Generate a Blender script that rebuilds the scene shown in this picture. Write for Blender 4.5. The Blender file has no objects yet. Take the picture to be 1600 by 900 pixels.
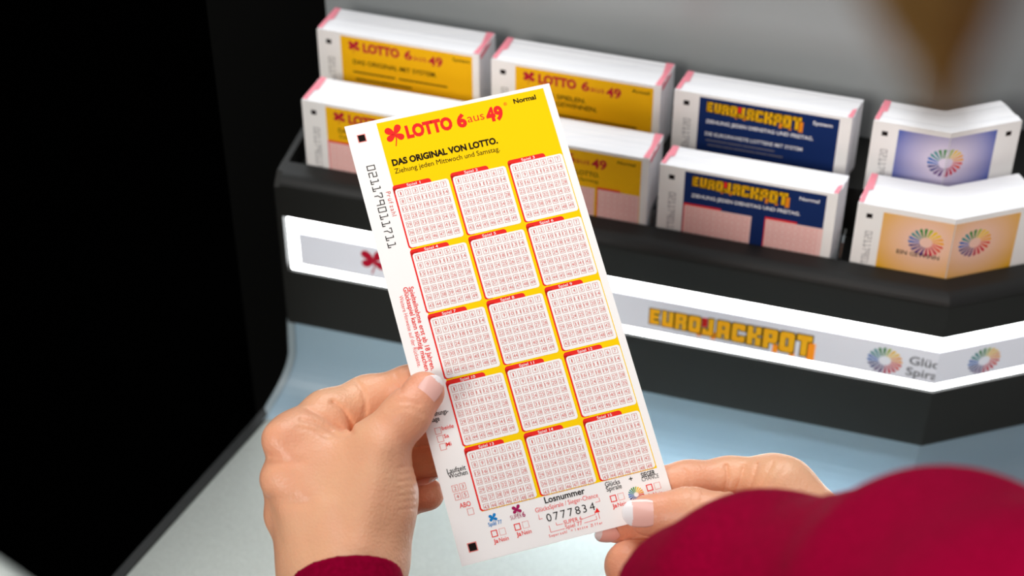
import bpy, bmesh, math, random
import numpy as np
from mathutils import Vector, Matrix

random.seed(7)
SC = bpy.context.scene
COL = SC.collection

# ------------------------------------------------------------------ camera
FPX = 3111.0                       # focal length in pixels of the 1600 px frame (70 mm lens)
PITCH = math.radians(42.0)
CAM = np.array([0.0, 0.0, 1.66])
CX = np.array([1.0, 0.0, 0.0])
CF = np.array([0.0, math.cos(PITCH), -math.sin(PITCH)])
CU = np.array([0.0, math.sin(PITCH), math.cos(PITCH)])
cd = bpy.data.cameras.new('camera')
cd.sensor_width = 36.0
cd.lens = FPX * 36.0 / 1600.0
cd.clip_start = 0.01
cd.dof.use_dof = True
cd.dof.focus_distance = 0.752
cd.dof.aperture_fstop = 9.0
cam = bpy.data.objects.new('camera', cd)
COL.objects.link(cam)
cam.location = CAM
cam.rotation_euler = (math.pi / 2 - PITCH, 0, 0)
SC.camera = cam

# ------------------------------------------------------------------ world, lamps, exposure
SC.view_settings.view_transform = 'Standard'
SC.view_settings.look = 'None'
SC.view_settings.gamma = 1.0
SC.view_settings.use_curve_mapping = False
SC.view_settings.exposure = 0.0
w = bpy.data.worlds.new('world')
SC.world = w
w.use_nodes = True
w.node_tree.nodes['Background'].inputs[0].default_value = (0.95, 0.97, 1.0, 1)
w.node_tree.nodes['Background'].inputs[1].default_value = 0.36


def area(name, loc, target, sx, sy, energy, color):
    l = bpy.data.lights.new(name, 'AREA')
    l.shape = 'RECTANGLE'
    l.size, l.size_y, l.energy, l.color = sx, sy, energy, color
    o = bpy.data.objects.new(name, l)
    COL.objects.link(o)
    o.location = loc
    o.rotation_euler = (Vector(target) - Vector(loc)).to_track_quat('-Z', 'Y').to_euler()
    return o


area('ceiling_light', (0.1, 1.75, 2.45), (0.0, 0.70, 1.1), 1.5, 0.5, 20, (0.95, 0.98, 1.0))
area('counter_fill', (0.15, 0.62, 2.45), (0.1, 0.60, 1.0), 1.2, 0.4, 3, (0.93, 0.97, 1.0))  # added overhead fill to brighten the counter
area('room_light', (-0.75, -0.60, 2.02), (0.0, 0.7, 1.1), 0.8, 0.5, 20.5, (1.0, 0.97, 0.93))


# ------------------------------------------------------------------ helpers
def P(px, py, d):
    """point seen at a pixel of the photograph at depth d (metres along the view axis)"""
    return CAM + d * (CF + (px - 800) / FPX * CX - (py - 450) / FPX * CU)


def cam2world(q):
    q = np.asarray(q)
    return CAM + q[..., 0:1] * CX - q[..., 1:2] * CU + q[..., 2:3] * CF


def pcam(px, py, d):
    return np.array([(px - 800) / FPX * d, (py - 450) / FPX * d, d])


def srgb(r, g, b):
    f = lambda c: (c / 255 / 12.92) if c / 255 <= 0.04045 else ((c / 255 + 0.055) / 1.055) ** 2.4
    return (f(r), f(g), f(b), 1)


MATS = {}


def mat(name, col, rough=0.6, metal=0.0, spec=0.5, emit=None, estr=0.0, bump=None, sss=0.0, coat=0.0, noise=None, trans=0.0):
    if name in MATS:
        return MATS[name]
    m = bpy.data.materials.new(name)
    m.use_nodes = True
    nt = m.node_tree
    b = nt.nodes['Principled BSDF']
    b.inputs['Base Color'].default_value = col
    b.inputs['Roughness'].default_value = rough
    b.inputs['Metallic'].default_value = metal
    b.inputs['Specular IOR Level'].default_value = spec
    if emit:
        b.inputs['Emission Color'].default_value = emit
        b.inputs['Emission Strength'].default_value = estr
    if sss:
        b.inputs['Subsurface Weight'].default_value = sss
        b.inputs['Subsurface Radius'].default_value = (1.0, 0.35, 0.2)
        b.inputs['Subsurface Scale'].default_value = 0.004
    if coat:
        b.inputs['Coat Weight'].default_value = coat
    if trans:
        b.inputs['Transmission Weight'].default_value = trans
    tc = None
    if bump or noise:
        tc = nt.nodes.new('ShaderNodeTexCoord')
    if noise:
        scale, c2, lo, hi = noise
        n = nt.nodes.new('ShaderNodeTexNoise')
        n.inputs['Scale'].default_value = scale
        n.inputs['Detail'].default_value = 4
        nt.links.new(tc.outputs['Object'], n.inputs['Vector'])
        r = nt.nodes.new('ShaderNodeValToRGB')
        r.color_ramp.elements[0].position, r.color_ramp.elements[1].position = lo, hi
        r.color_ramp.elements[0].color, r.color_ramp.elements[1].color = col, c2
        nt.links.new(n.outputs['Fac'], r.inputs['Fac'])
        nt.links.new(r.outputs['Color'], b.inputs['Base Color'])
    if bump:
        scale, strength, dist = bump
        n = nt.nodes.new('ShaderNodeTexNoise')
        n.inputs['Scale'].default_value = scale
        n.inputs['Detail'].default_value = 3
        nt.links.new(tc.outputs['Object'], n.inputs['Vector'])
        bp = nt.nodes.new('ShaderNodeBump')
        bp.inputs['Strength'].default_value = strength
        bp.inputs['Distance'].default_value = dist
        nt.links.new(n.outputs['Fac'], bp.inputs['Height'])
        nt.links.new(bp.outputs['Normal'], b.inputs['Normal'])
    MATS[name] = m
    return m


def empty(name, loc, label=None, cat=None, group=None):
    o = bpy.data.objects.new(name, None)
    o.empty_display_size = 0.02
    COL.objects.link(o)
    o.location = [float(v) for v in loc]
    tag(o, label, cat, group)
    return o


def tag(o, label=None, cat=None, group=None, kind=None):
    if label: o['label'] = label
    if cat: o['category'] = cat
    if group: o['group'] = group
    if kind: o['kind'] = kind
    return o


def root_loc(parent):
    v = Vector((0, 0, 0))
    while parent is not None:
        v += parent.location
        parent = parent.parent
    return v


def mesh_obj(name, verts, faces, mats, fmats=None, parent=None, smooth=False, origin=None):
    """verts in world coordinates"""
    base = root_loc(parent)
    verts = np.asarray(verts, dtype=float)
    o0 = np.zeros(3) if origin is None else np.asarray(origin, float) - np.array(base)
    me = bpy.data.meshes.new(name)
    me.from_pydata((verts - np.array(base) - o0).tolist(), [], [list(f) for f in faces])
    for m in mats:
        me.materials.append(m)
    if fmats is not None:
        me.polygons.foreach_set('material_index', np.asarray(fmats, dtype=np.int32))
    if smooth:
        me.polygons.foreach_set('use_smooth', np.ones(len(me.polygons), dtype=bool))
    me.update()
    o = bpy.data.objects.new(name, me)
    COL.objects.link(o)
    o.parent = parent
    o.location = o0.tolist()
    return o


def bm_obj(name, bm, mats, parent=None, smooth=False, origin=None):
    base = root_loc(parent)
    o0 = Vector((0, 0, 0)) if origin is None else Vector([float(v) for v in origin]) - base
    bmesh.ops.recalc_face_normals(bm, faces=bm.faces)
    for v in bm.verts:
        v.co -= base + o0
    me = bpy.data.meshes.new(name)
    bm.to_mesh(me)
    bm.free()
    for m in mats:
        me.materials.append(m)
    if smooth:
        me.polygons.foreach_set('use_smooth', np.ones(len(me.polygons), dtype=bool))
    o = bpy.data.objects.new(name, me)
    COL.objects.link(o)
    o.parent = parent
    o.location = o0
    return o


# ------------------------------------------------------------------ flat printing: text, marks
_txt = {}


def text_geo(s, bold=0.0):
    key = (s, bold)
    if key not in _txt:
        cu = bpy.data.curves.new('t', 'FONT')
        cu.body = s
        cu.size = 1.0
        cu.resolution_u = 3
        cu.offset = bold
        ob = bpy.data.objects.new('t', cu)
        COL.objects.link(ob)
        dg = bpy.context.evaluated_depsgraph_get()
        me = bpy.data.meshes.new_from_object(ob.evaluated_get(dg))
        vs = np.array([v.co[:2] for v in me.vertices]) if len(me.vertices) else np.zeros((0, 2))
        fs = [tuple(p.vertices) for p in me.polygons]
        bpy.data.objects.remove(ob)
        bpy.data.curves.remove(cu)
        bpy.data.meshes.remove(me)
        _txt[key] = (vs, fs)
    return _txt[key]


CAPH = 0.729   # cap height of the built-in font at size 1 (refined below)
_v, _ = text_geo('H')
CAPH = float(_v[:, 1].max() - _v[:, 1].min())

# stroke digits of the machine-readable code (unit square, y up)
OCR = {
    '0': [[(0, 0), (0, 1), (1, 1), (1, 0), (0, 0)]],
    '1': [[(.1, 1), (.5, 1), (.5, 0)], [(0, 0), (1, 0), (1, .28)]],
    '2': [[(0, 1), (1, 1), (1, .5), (0, .5), (0, 0), (1, 0)]],
    '7': [[(0, .8), (0, 1), (1, 1), (1, .75), (.5, .4), (.5, 0)]],
    '9': [[(1, .5), (0, .5), (0, 1), (1, 1), (1, 0)]],
    '5': [[(1, 1), (0, 1), (0, .5), (1, .5), (1, 0), (0, 0)]],
}
BLOCK = {
    'E': [(0, 0, 2, 7), (0, 0, 4.6, 1.9), (0, 2.7, 4.2, 4.3), (0, 5.1, 4.6, 7)],
    'U': [(0, 0, 2, 7), (3, 0, 5, 7), (0, 0, 5, 2)],
    'R': [(0, 0, 2, 7), (0, 5.3, 5, 7), (3, 3.9, 5, 7), (0, 2.6, 4.6, 4.2), (3, 0, 5, 3.2)],
    'O': [(0, .5, 2, 6.5), (3, .5, 5, 6.5), (.5, 0, 4.5, 2), (.5, 5, 4.5, 7)],
    'J': [(2.4, .3, 4.4, 7), (0, 0, 4, 1.9), (0, 0, 1.6, 2.7)],
    'A': [(0, 0, 2, 6.6), (3, 0, 5, 6.6), (.4, 5, 4.6, 7), (0, 2, 5, 3.6)],
    'C': [(0, .5, 2, 6.5), (.4, 0, 4.6, 2), (.4, 5, 4.6, 7), (3, 4.5, 5, 6.6), (3, .4, 5, 2.5)],
    'K': [(0, 0, 2, 7), (1.5, 2.7, 3.6, 4.5), (3, 0, 5, 3.1), (3, 4.1, 5, 7)],
    'P': [(0, 0, 2, 7), (0, 5.3, 4.7, 7), (3, 3, 5, 6.7), (0, 2.2, 4.7, 3.9)],
    'T': [(0, 5, 5, 7), (1.5, 0, 3.5, 7)],
}


class Print:
    """polygons on a flat sheet; u to the right, v down, both in mm from the sheet's corner"""

    def __init__(s, O, eu, ev, en):
        s.O, s.eu, s.ev, s.en = map(lambda a: np.asarray(a, float), (O, eu, ev, en))
        s.V, s.F, s.M = [], [], []
        s.mats = []

    def mi(s, m):
        if m not in s.mats:
            s.mats.append(m)
        return s.mats.index(m)

    def pts(s, uv, lift):
        uv = np.asarray(uv, float)
        return s.O + (uv[:, :1] * s.eu + uv[:, 1:2] * s.ev) * 1e-3 + s.en * lift * 1e-3

    def raw(s, uv, faces, m, lift):
        n = len(s.V)
        s.V.extend(s.pts(uv, lift))
        k = s.mi(m)
        for f in faces:
            s.F.append(tuple(n + i for i in f))
            s.M.append(k)

    def poly(s, uv, m, lift=.05):
        s.raw(uv, [tuple(range(len(uv)))[::-1]], m, lift)

    def rect(s, u0, v0, u1, v1, m, lift=.05):
        s.poly([(u0, v0), (u1, v0), (u1, v1), (u0, v1)], m, lift)

    def rrect(s, u0, v0, u1, v1, r, m, lift=.05, corners=(1, 1, 1, 1)):
        p = []
        for (cx, cy, a0, on) in ((u0 + r, v0 + r, 180, corners[0]), (u1 - r, v0 + r, 270, corners[1]), (u1 - r, v1 - r, 0, corners[2]), (u0 + r, v1 - r, 90, corners[3])):
            if on:
                for k in range(5):
                    a = math.radians(a0 + 90 * k / 4)
                    p.append((cx + r * math.cos(a), cy + r * math.sin(a)))
            else:
                p.append((u0 if cx < (u0 + u1) / 2 else u1, v0 if cy < (v0 + v1) / 2 else v1))
        s.poly(p, m, lift)

    def frame(s, u0, v0, u1, v1, t, m, lift=.08):
        s.raw([(u0, v0), (u1, v0), (u1, v1), (u0, v1), (u0 + t, v0 + t), (u1 - t, v0 + t), (u1 - t, v1 - t), (u0 + t, v1 - t)],
              [(0, 4, 5, 1), (1, 5, 6, 2), (2, 6, 7, 3), (3, 7, 4, 0)], m, lift)

    def line(s, pl, t, m, lift=.08):
        for a, b in zip(pl[:-1], pl[1:]):
            a, b = np.array(a, float), np.array(b, float)
            d = (b - a) / max(1e-6, np.linalg.norm(b - a))
            n = np.array([-d[1], d[0]]) * t / 2
            a, b = a - d * t / 2, b + d * t / 2
            s.poly([a + n, a - n, b - n, b + n], m, lift)

    def text(s, txt, u, v, h, m, width=None, bold=0.0, rot=0.0, align='L', lift=.1, space=0.0, shear=0.0):
        """h cap height in mm, (u,v) left end of the baseline; width fits the string"""
        if space:
            n = len(txt)
            for i, c in enumerate(txt):
                if c == ' ': continue
                t = (i + .1) / n * width
                ca, sa = math.cos(rot), math.sin(rot)
                s.text(c, u + t * ca, v + t * sa, h, m, bold=bold, rot=rot, lift=lift)
            return
        vs, fs = text_geo(txt, bold)
        if not len(vs): return
        k = h / CAPH
        x = (vs[:, 0] - vs[:, 0].min()) * k
        y = vs[:, 1] * k
        if width: x = x * width / max(1e-6, x.max())
        if align == 'C': x = x - x.max() / 2
        x = x + shear * y
        ca, sa = math.cos(rot), math.sin(rot)
        uv = np.stack([u + x * ca + y * sa, v + x * sa - y * ca], 1)
        s.raw(uv, fs, m, lift)

    def ocr(s, txt, u, v, pitch, gw, gh, t, m, rot, lift=.1):
        ca, sa = math.cos(rot), math.sin(rot)
        for i, c in enumerate(txt):
            for pl in OCR[c]:
                q = [(i * pitch + x * gw, y * gh) for x, y in pl]
                s.line([(u + x * ca + y * sa, v + x * sa - y * ca) for x, y in q], t, m, lift)

    def clover(s, u, v, r, m, lift=.1, stem=True, ang=0.0):
        for k, (a, L, W) in enumerate(((-58, 1.05, .62), (-140, 1.05, .66), (150, .95, .6), (35, .9, .62))):
            a = math.radians(a) + ang
            p = []
            for j in range(18):
                th = 2 * math.pi * j / 18
                x = r * L * (.54 + .5 * math.cos(th))
                y = r * W * .5 * math.sin(th) * (1.0 + .35 * math.cos(th))
                p.append((u + x * math.cos(a) - y * math.sin(a), v + x * math.sin(a) + y * math.cos(a)))
            s.poly(p, m, lift)
        if stem:
            s.line([(u, v), (u + .02 * r, v + .5 * r), (u - .18 * r, v + 1.15 * r)], .1 * r, m, lift)

    def sunburst(s, u, v, r, cols, lift=.1, inner=.36, n=20):
        for k in range(n):
            a = 2 * math.pi * k / n + .05
            w0, w1 = .028 * r, .095 * r
            d = np.array([math.cos(a), math.sin(a)])
            q = np.array([-d[1], d[0]])
            c = np.array([u, v])
            tw = .16
            d1 = np.array([math.cos(a + tw), math.sin(a + tw)])
            s.poly([c + d * r * inner + q * w0, c + d * r * inner - q * w0, c + d1 * r * .96 - q * w1, c + d1 * r + q * w1 * .1, c + d1 * r * .96 + q * w1],
                   cols[int((k + .5) / n * len(cols)) % len(cols)], lift)

    def blocktext(s, txt, u, v, h, width, mf, mo, ms, grow=1.45, lift=.1, drop=0.0):
        """heavy block lettering with a dark rim and a warm drop shadow, growing to the right"""
        n = len(txt)
        wts = [(1 + (grow - 1) * i / (n - 1)) for i in range(n)]
        tot = sum(wts)
        x = u
        mid = v - h / 2
        for i, c in enumerate(txt):
            adv = width * wts[i] / tot
            hh = h * wts[i] / grow
            kx, ky = adv / 5.75, hh / 7
            base = mid + hh / 2 + drop * (i / (n - 1))
            for (x0, y0, x1, y1) in BLOCK[c]:
                o = .38
                s.rect(x + (x0 - o) * kx, base - (y1 + o) * ky, x + (x1 + o) * kx, base - (y0 - o) * ky, mo, lift + .03)
                s.rect(x + x0 * kx, base - y1 * ky, x + x1 * kx, base - y0 * ky, mf, lift + .06)
            if ms and c in 'JPOT' and i > 2:
                s.rect(x + 3.6 * kx, base - (1.8 if c != 'T' else 4.6) * ky, x + (5.4 if c != 'T' else 6.2) * kx, base + 1.1 * ky, ms, lift)
            if ms and c == 'J':
                s.rect(x - .3 * kx, base - 6.9 * ky, x + 1.9 * kx, base - 3.2 * ky, MATS['print_red'], lift + .04)
            x += adv

    def obj(s, name, parent, clip=None, origin=None):
        if not s.F: return None
        o = mesh_obj(name, s.V, s.F, s.mats, s.M, parent, origin=origin)
        return o


# ------------------------------------------------------------------ materials
paper = mat('slip_paper', srgb(250, 247, 243), .65, spec=.08)
yellow = mat('print_yellow', srgb(255, 210, 0), .65, spec=.08)
gold = mat('print_gold', srgb(250, 188, 18), .65, spec=.08)
red = mat('print_red', srgb(238, 46, 40), .65, spec=.08)
crim = mat('print_crimson', srgb(190, 22, 52), .65, spec=.08)
black = mat('print_black', srgb(26, 18, 16), .65, spec=.08)
grey_p = mat('print_grey', srgb(120, 116, 120), .65, spec=.08)
navy = mat('print_navy', srgb(22, 44, 96), .65, spec=.08)
white_p = mat('print_white', srgb(248, 246, 246), .65, spec=.08)
pinkp = mat('print_pink_grid', srgb(250, 205, 198), .65, spec=.08)
pinkline = mat('print_pink_line', srgb(235, 140, 132), .65, spec=.08)
numc = mat('print_number_red', srgb(214, 92, 84), .65, spec=.08)
boxc = mat('print_box_line', srgb(205, 128, 116), .65, spec=.08)
bleed = mat('print_edge_bleed', srgb(252, 150, 165), .6, spec=.2)
blue_p = mat('print_blue', srgb(25, 130, 200), .65, spec=.08)
mag_p = mat('print_magenta', srgb(170, 30, 90), .65, spec=.08)
ejy = mat('logo_gold', srgb(236, 178, 20), .65, spec=.08)
ejo = mat('logo_dark_rim', srgb(36, 26, 22), .65, spec=.08)
ejs = mat('logo_orange_shadow', srgb(238, 140, 30), .65, spec=.08)
ejyl = mat('lit_logo_gold', srgb(225, 170, 30), .65, spec=.08, emit=srgb(215, 160, 30), estr=.45)
ejsl = mat('lit_logo_orange', srgb(238, 140, 30), .65, spec=.08, emit=srgb(238, 140, 30), estr=.45)
SUN = [mat('sun_%s' % n, srgb(*c), .65, spec=.08) for n, c in (
    ('orange_red', (232, 84, 60)), ('red', (214, 46, 66)), ('crimson', (190, 36, 80)), ('violet', (92, 50, 120)), ('indigo', (52, 60, 130)),
    ('blue', (30, 110, 190)), ('teal', (60, 150, 150)), ('green', (60, 140, 70)), ('lime', (170, 190, 50)), ('yellow', (250, 205, 30)), ('amber', (248, 170, 40)))]
blackbox = mat('rack_black', (0.0088, 0.0086, 0.0070, 1), .5, spec=.35, bump=(900, .05, .0003))
lipm = mat('rack_lip', (0.007, 0.0072, 0.0064, 1), .6, spec=.5)
boardblack = mat('panel_black', (0.0003, 0.0003, 0.0003, 1), .8, spec=0.0)
sideblack = mat('side_black', (0.0022, 0.0022, 0.0018, 1), .6, spec=.1)
backm = mat('backboard_grey', (0.42, 0.44, 0.44, 1), .36, metal=.3, bump=(160, .06, .0006))
covem = mat('cove_blue_grey', (0.33, 0.46, 0.55, 1), .38, spec=.5)
counterm = mat('counter_grey', (0.50, 0.535, 0.50, 1), .5, spec=.35, noise=(900, (0.44, 0.47, 0.44, 1), .35, .65))
edgem = mat('counter_edge_dark', (0.018, 0.019, 0.018, 1), .5)
ledm = mat('led_diffuser', (.9, .9, .9, 1), .5, emit=(.95, .98, 1, 1), estr=10.0)
insertm = mat('sign_insert', srgb(205, 206, 212), .35, emit=srgb(200, 203, 212), estr=.42)
acrylic = mat('clear_acrylic', (.92, .97, 1, 1), .04, trans=1.0)

# ------------------------------------------------------------------ display rack frame
PSI = math.radians(15.7)
RR = np.array([math.cos(PSI), -math.sin(PSI), 0.0])      # along the rack, to the right
NN = np.array([math.sin(PSI), math.cos(PSI), 0.0])       # into the rack, away from the customer
ZZ = np.array([0.0, 0.0, 1.0])
RO = np.array([0.1042, 0.6830, 1.1094])                  # front face of the front stacks, top edge, third column
XM = 0.192                                               # the display turns its corner in this plane


def rk(r, n, z, wing=False):
    p = RO + (r * RR + n * NN + z * ZZ) * 1e-3
    if wing: p = np.array([2 * XM - p[0], p[1], p[2]])
    return p


ZC = -180.0     # counter top below the rack origin, mm


def clip_corner(bm, wing):
    """cut at the corner plane where the two wings of the display meet"""
    g = bm.verts[:] + bm.edges[:] + bm.faces[:]
    res = bmesh.ops.bisect_plane(bm, geom=g, plane_co=(XM - (0 if not wing else 0), 0, 0), plane_no=(1 if not wing else -1, 0, 0), clear_outer=True)
    es = [e for e in res['geom_cut'] if isinstance(e, bmesh.types.BMEdge)]
    try:
        bmesh.ops.holes_fill(bm, edges=[e for e in es if e.is_boundary])
    except Exception:
        pass


def extrude_profile(prof, r0, r1, wing, close=True, mats_idx=None, bend0=None):
    """prof: list of (n,z) mm, swept along the rack from r0 to r1"""
    bm = bmesh.new()
    a = [bm.verts.new(rk(r0, n, z, wing)) for n, z in prof]
    b = [bm.verts.new(rk(r1, n, z, wing)) for n, z in prof]
    m = len(prof)
    for i in range(m if close else m - 1):
        j = (i + 1) % m
        bm.faces.new((a[i], a[j], b[j], b[i]))
    if close:
        bm.faces.new(a[::-1])
        bm.faces.new(b)
    return bm


def arc(cn, cz, r, a0, a1, k=8):
    return [(cn + r * math.cos(math.radians(a0 + (a1 - a0) * i / k)), cz + r * math.sin(math.radians(a0 + (a1 - a0) * i / k))) for i in range(k + 1)]


def shelf_fill():
    # added fill light under the display, brightens the cove and the counter before it
    l = bpy.data.lights.new('shelf_fill_light', 'AREA')
    l.shape = 'RECTANGLE'
    l.size, l.size_y, l.energy, l.color = .20, .006, .30, (0.80, 0.93, 1.0)
    o = bpy.data.objects.new('shelf_fill_light', l)
    COL.objects.link(o)
    o.location = rk(-5, -12.5, -131.5)
    d = -ZZ * .28 - NN * .96
    o.rotation_euler = Matrix((Vector(RR), Vector(np.cross(-d / np.linalg.norm(d), RR)), Vector(-d / np.linalg.norm(d)))).transposed().to_euler()


shelf_fill()

# ------------------------------------------------------------------ floor and counter
bm = bmesh.new()
bmesh.ops.create_grid(bm, x_segments=2, y_segments=2, size=3.0)
fl = bm_obj('floor', bm, [mat('floor_dark', (0.03, 0.03, 0.03, 1), .5, noise=(6, (.04, .04, .038, 1), .4, .6))])
tag(fl, 'dark floor', None, None, 'structure')
del fl['label']


def build_counter():
    zc = RO[2] + ZC * 1e-3
    root = empty('service_counter', (0.05, 0.6, 0.0), 'pale grey service counter beneath the black card display', 'counter')
    # outline of the top in rack coordinates (mm)
    L0, L1 = (-228.0, -29.0), (-263.0, -178.0)     # left edge, ends at the black partition
    out = [(-228, 90), L0, L1, (-276, -235), (330, -235), (330, 90)]
    pts = [rk(r, n, ZC) for r, n in out]
    bm = bmesh.new()
    top = [bm.verts.new(p) for p in pts]
    bot = [bm.verts.new(p - np.array([0, 0, .03])) for p in pts]
    bm.faces.new(top)
    bm.faces.new(bot[::-1])
    for i in range(len(pts)):
        j = (i + 1) % len(pts)
        bm.faces.new((top[i], bot[i], bot[j], top[j]))
    bmesh.ops.recalc_face_normals(bm, faces=bm.faces)
    bmesh.ops.bevel(bm, geom=[e for e in bm.edges if abs(e.verts[0].co.z - zc) < 1e-5 and abs(e.verts[1].co.z - zc) < 1e-5], offset=.0015, segments=2, affect='EDGES')
    bm_obj('worktop', bm, [counterm], root)
    # dark edging along the left side
    d = np.array([L1[0] - L0[0], L1[1] - L0[1]])
    d = d / np.linalg.norm(d)
    q = np.array([d[1], -d[0]])
    if q[0] > 0: q = -q
    bm = bmesh.new()
    A = np.array(L0) - d * 8
    B = np.array((-276.0, -235.0))
    pr = [(0.2, 0.6), (4.2, 1.6), (4.2, -30), (0.2, -30)]
    va = [bm.verts.new(rk(*(A + q * x), ZC + y)) for x, y in pr]
    vb = [bm.verts.new(rk(*(B + q * x), ZC + y)) for x, y in pr]
    for i in range(4):
        bm.faces.new((va[i], va[(i + 1) % 4], vb[(i + 1) % 4], vb[i]))
    bm.faces.new(va[::-1]); bm.faces.new(vb)
    bm_obj('edge_strip', bm, [edgem], root)
    # cabinet under the worktop
    bm = bmesh.new()
    base = [(-222, 80), (-222, -40), (-262, -200), (320, -200), (320, 80)]
    t = [bm.verts.new(rk(r, n, ZC - 30.2)) for r, n in base]
    b = [bm.verts.new((*rk(r, n, 0)[:2], 0.0)) for r, n in base]
    bm.faces.new(t); bm.faces.new(b[::-1])
    for i in range(len(base)):
        j = (i + 1) % len(base)
        bm.faces.new((t[i], b[i], b[j], t[j]))
    bm_obj('cabinet', bm, [blackbox], root)
    return A, B, q, d


EA, EB, EQ, ED = build_counter()

# black partition standing beside the counter
def build_partition():
    base = rk(*(EA + EQ * 10), 0)
    root = empty('partition_panel', (base[0], base[1], 0), 'tall matt black partition panel standing left of the grey counter', 'partition')
    a = EA + ED * 12 + EQ * 4.6
    b = EB + EQ * 4.6 + ED * 60
    bm = bmesh.new()
    pl = [a, b, b + EQ * 14, a + EQ * 14]
    lo = [bm.verts.new((*rk(r, n, 0)[:2], 0.0)) for r, n in pl]
    hi = [bm.verts.new((*rk(r, n, 0)[:2], 1.75)) for r, n in pl]
    bm.faces.new(hi); bm.faces.new(lo[::-1])
    for i in range(4):
        bm.faces.new((lo[i], lo[(i + 1) % 4], hi[(i + 1) % 4], hi[i]))
    bmesh.ops.recalc_face_normals(bm, faces=bm.faces)
    bmesh.ops.bevel(bm, geom=[e for e in bm.edges if abs(e.verts[0].co.z - e.verts[1].co.z) > 1], offset=.003, segments=3, affect='EDGES')
    bm_obj('panel', bm, [boardblack], root)


build_partition()

# the low black wall behind the display, following its corner
_rm = (XM - RO[0] - .095 * NN[0]) / RR[0] * 1000
_rm2 = (XM - RO[0] - .160 * NN[0]) / RR[0] * 1000
pl = [rk(-700, 160, 0), rk(-700, 130, 0), rk(-232, 130, 0), rk(-232, 95, 0), rk(_rm, 95, 0), rk(500, 95, 0, True), rk(500, 160, 0, True), rk(_rm2, 160, 0)]
pl[5] = rk(-320, 95, 0, True) if False else np.array([XM + .55, rk(_rm, 95, 0)[1] + .55 * math.tan(PSI), 0])
pl[6] = pl[5] + np.array([-math.sin(PSI), math.cos(PSI), 0]) * .065
bm = bmesh.new()
lo = [bm.verts.new((p[0], p[1], 0.0)) for p in pl]
hi = [bm.verts.new((p[0], p[1], RO[2] + .055)) for p in pl]
bm.faces.new(hi); bm.faces.new(lo[::-1])
for i in range(len(pl)):
    bm.faces.new((lo[i], lo[(i + 1) % len(pl)], hi[(i + 1) % len(pl)], hi[i]))
wb = bm_obj('wall_back', bm, [sideblack])
tag(wb, None, None, None, 'structure')

# pale desk end close to the camera, lower left corner
def build_desk_end():
    c = P(-20, 905, .42)
    zt = c[2]
    A, B = P(0, 832, .42), P(58, 900, .42)
    d = (B - A); d[2] = 0; d /= np.linalg.norm(d)
    q = np.array([d[1], -d[0], 0]);
    if q[0] > 0: q = -q
    A = np.array([A[0], A[1], zt]); B = np.array([B[0], B[1], zt])
    root = empty('pedestal', (c[0] - .1, c[1], 0), 'pale grey pedestal top, blurred in the near lower left corner', 'pedestal')
    p = [A - d * .05, B + d * .02, B + d * .02 + q * .07, A - d * .05 + q * .07]
    bm = bmesh.new()
    hi = [bm.verts.new(v) for v in p]
    lo = [bm.verts.new(v - np.array([0, 0, .025])) for v in p]
    bm.faces.new(hi); bm.faces.new(lo[::-1])
    for i in range(4):
        bm.faces.new((hi[i], lo[i], lo[(i + 1) % 4], hi[(i + 1) % 4]))
    bmesh.ops.recalc_face_normals(bm, faces=bm.faces)
    bmesh.ops.bevel(bm, geom=bm.edges[:], offset=.003, segments=2, affect='EDGES')
    bm_obj('pedestal_top', bm, [counterm], root)
    p = [A - d * .04 + q * .01, B + d * .01 + q * .01, B + d * .01 + q * .06, A - d * .04 + q * .06]
    bm = bmesh.new()
    hi = [bm.verts.new(v - np.array([0, 0, .0252])) for v in p]
    lo = [bm.verts.new((v[0], v[1], 0)) for v in p]
    bm.faces.new(hi); bm.faces.new(lo[::-1])
    for i in range(4):
        bm.faces.new((hi[i], lo[i], lo[(i + 1) % 4], hi[(i + 1) % 4]))
    bm_obj('pedestal_body', bm, [blackbox], root)


build_desk_end()


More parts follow.
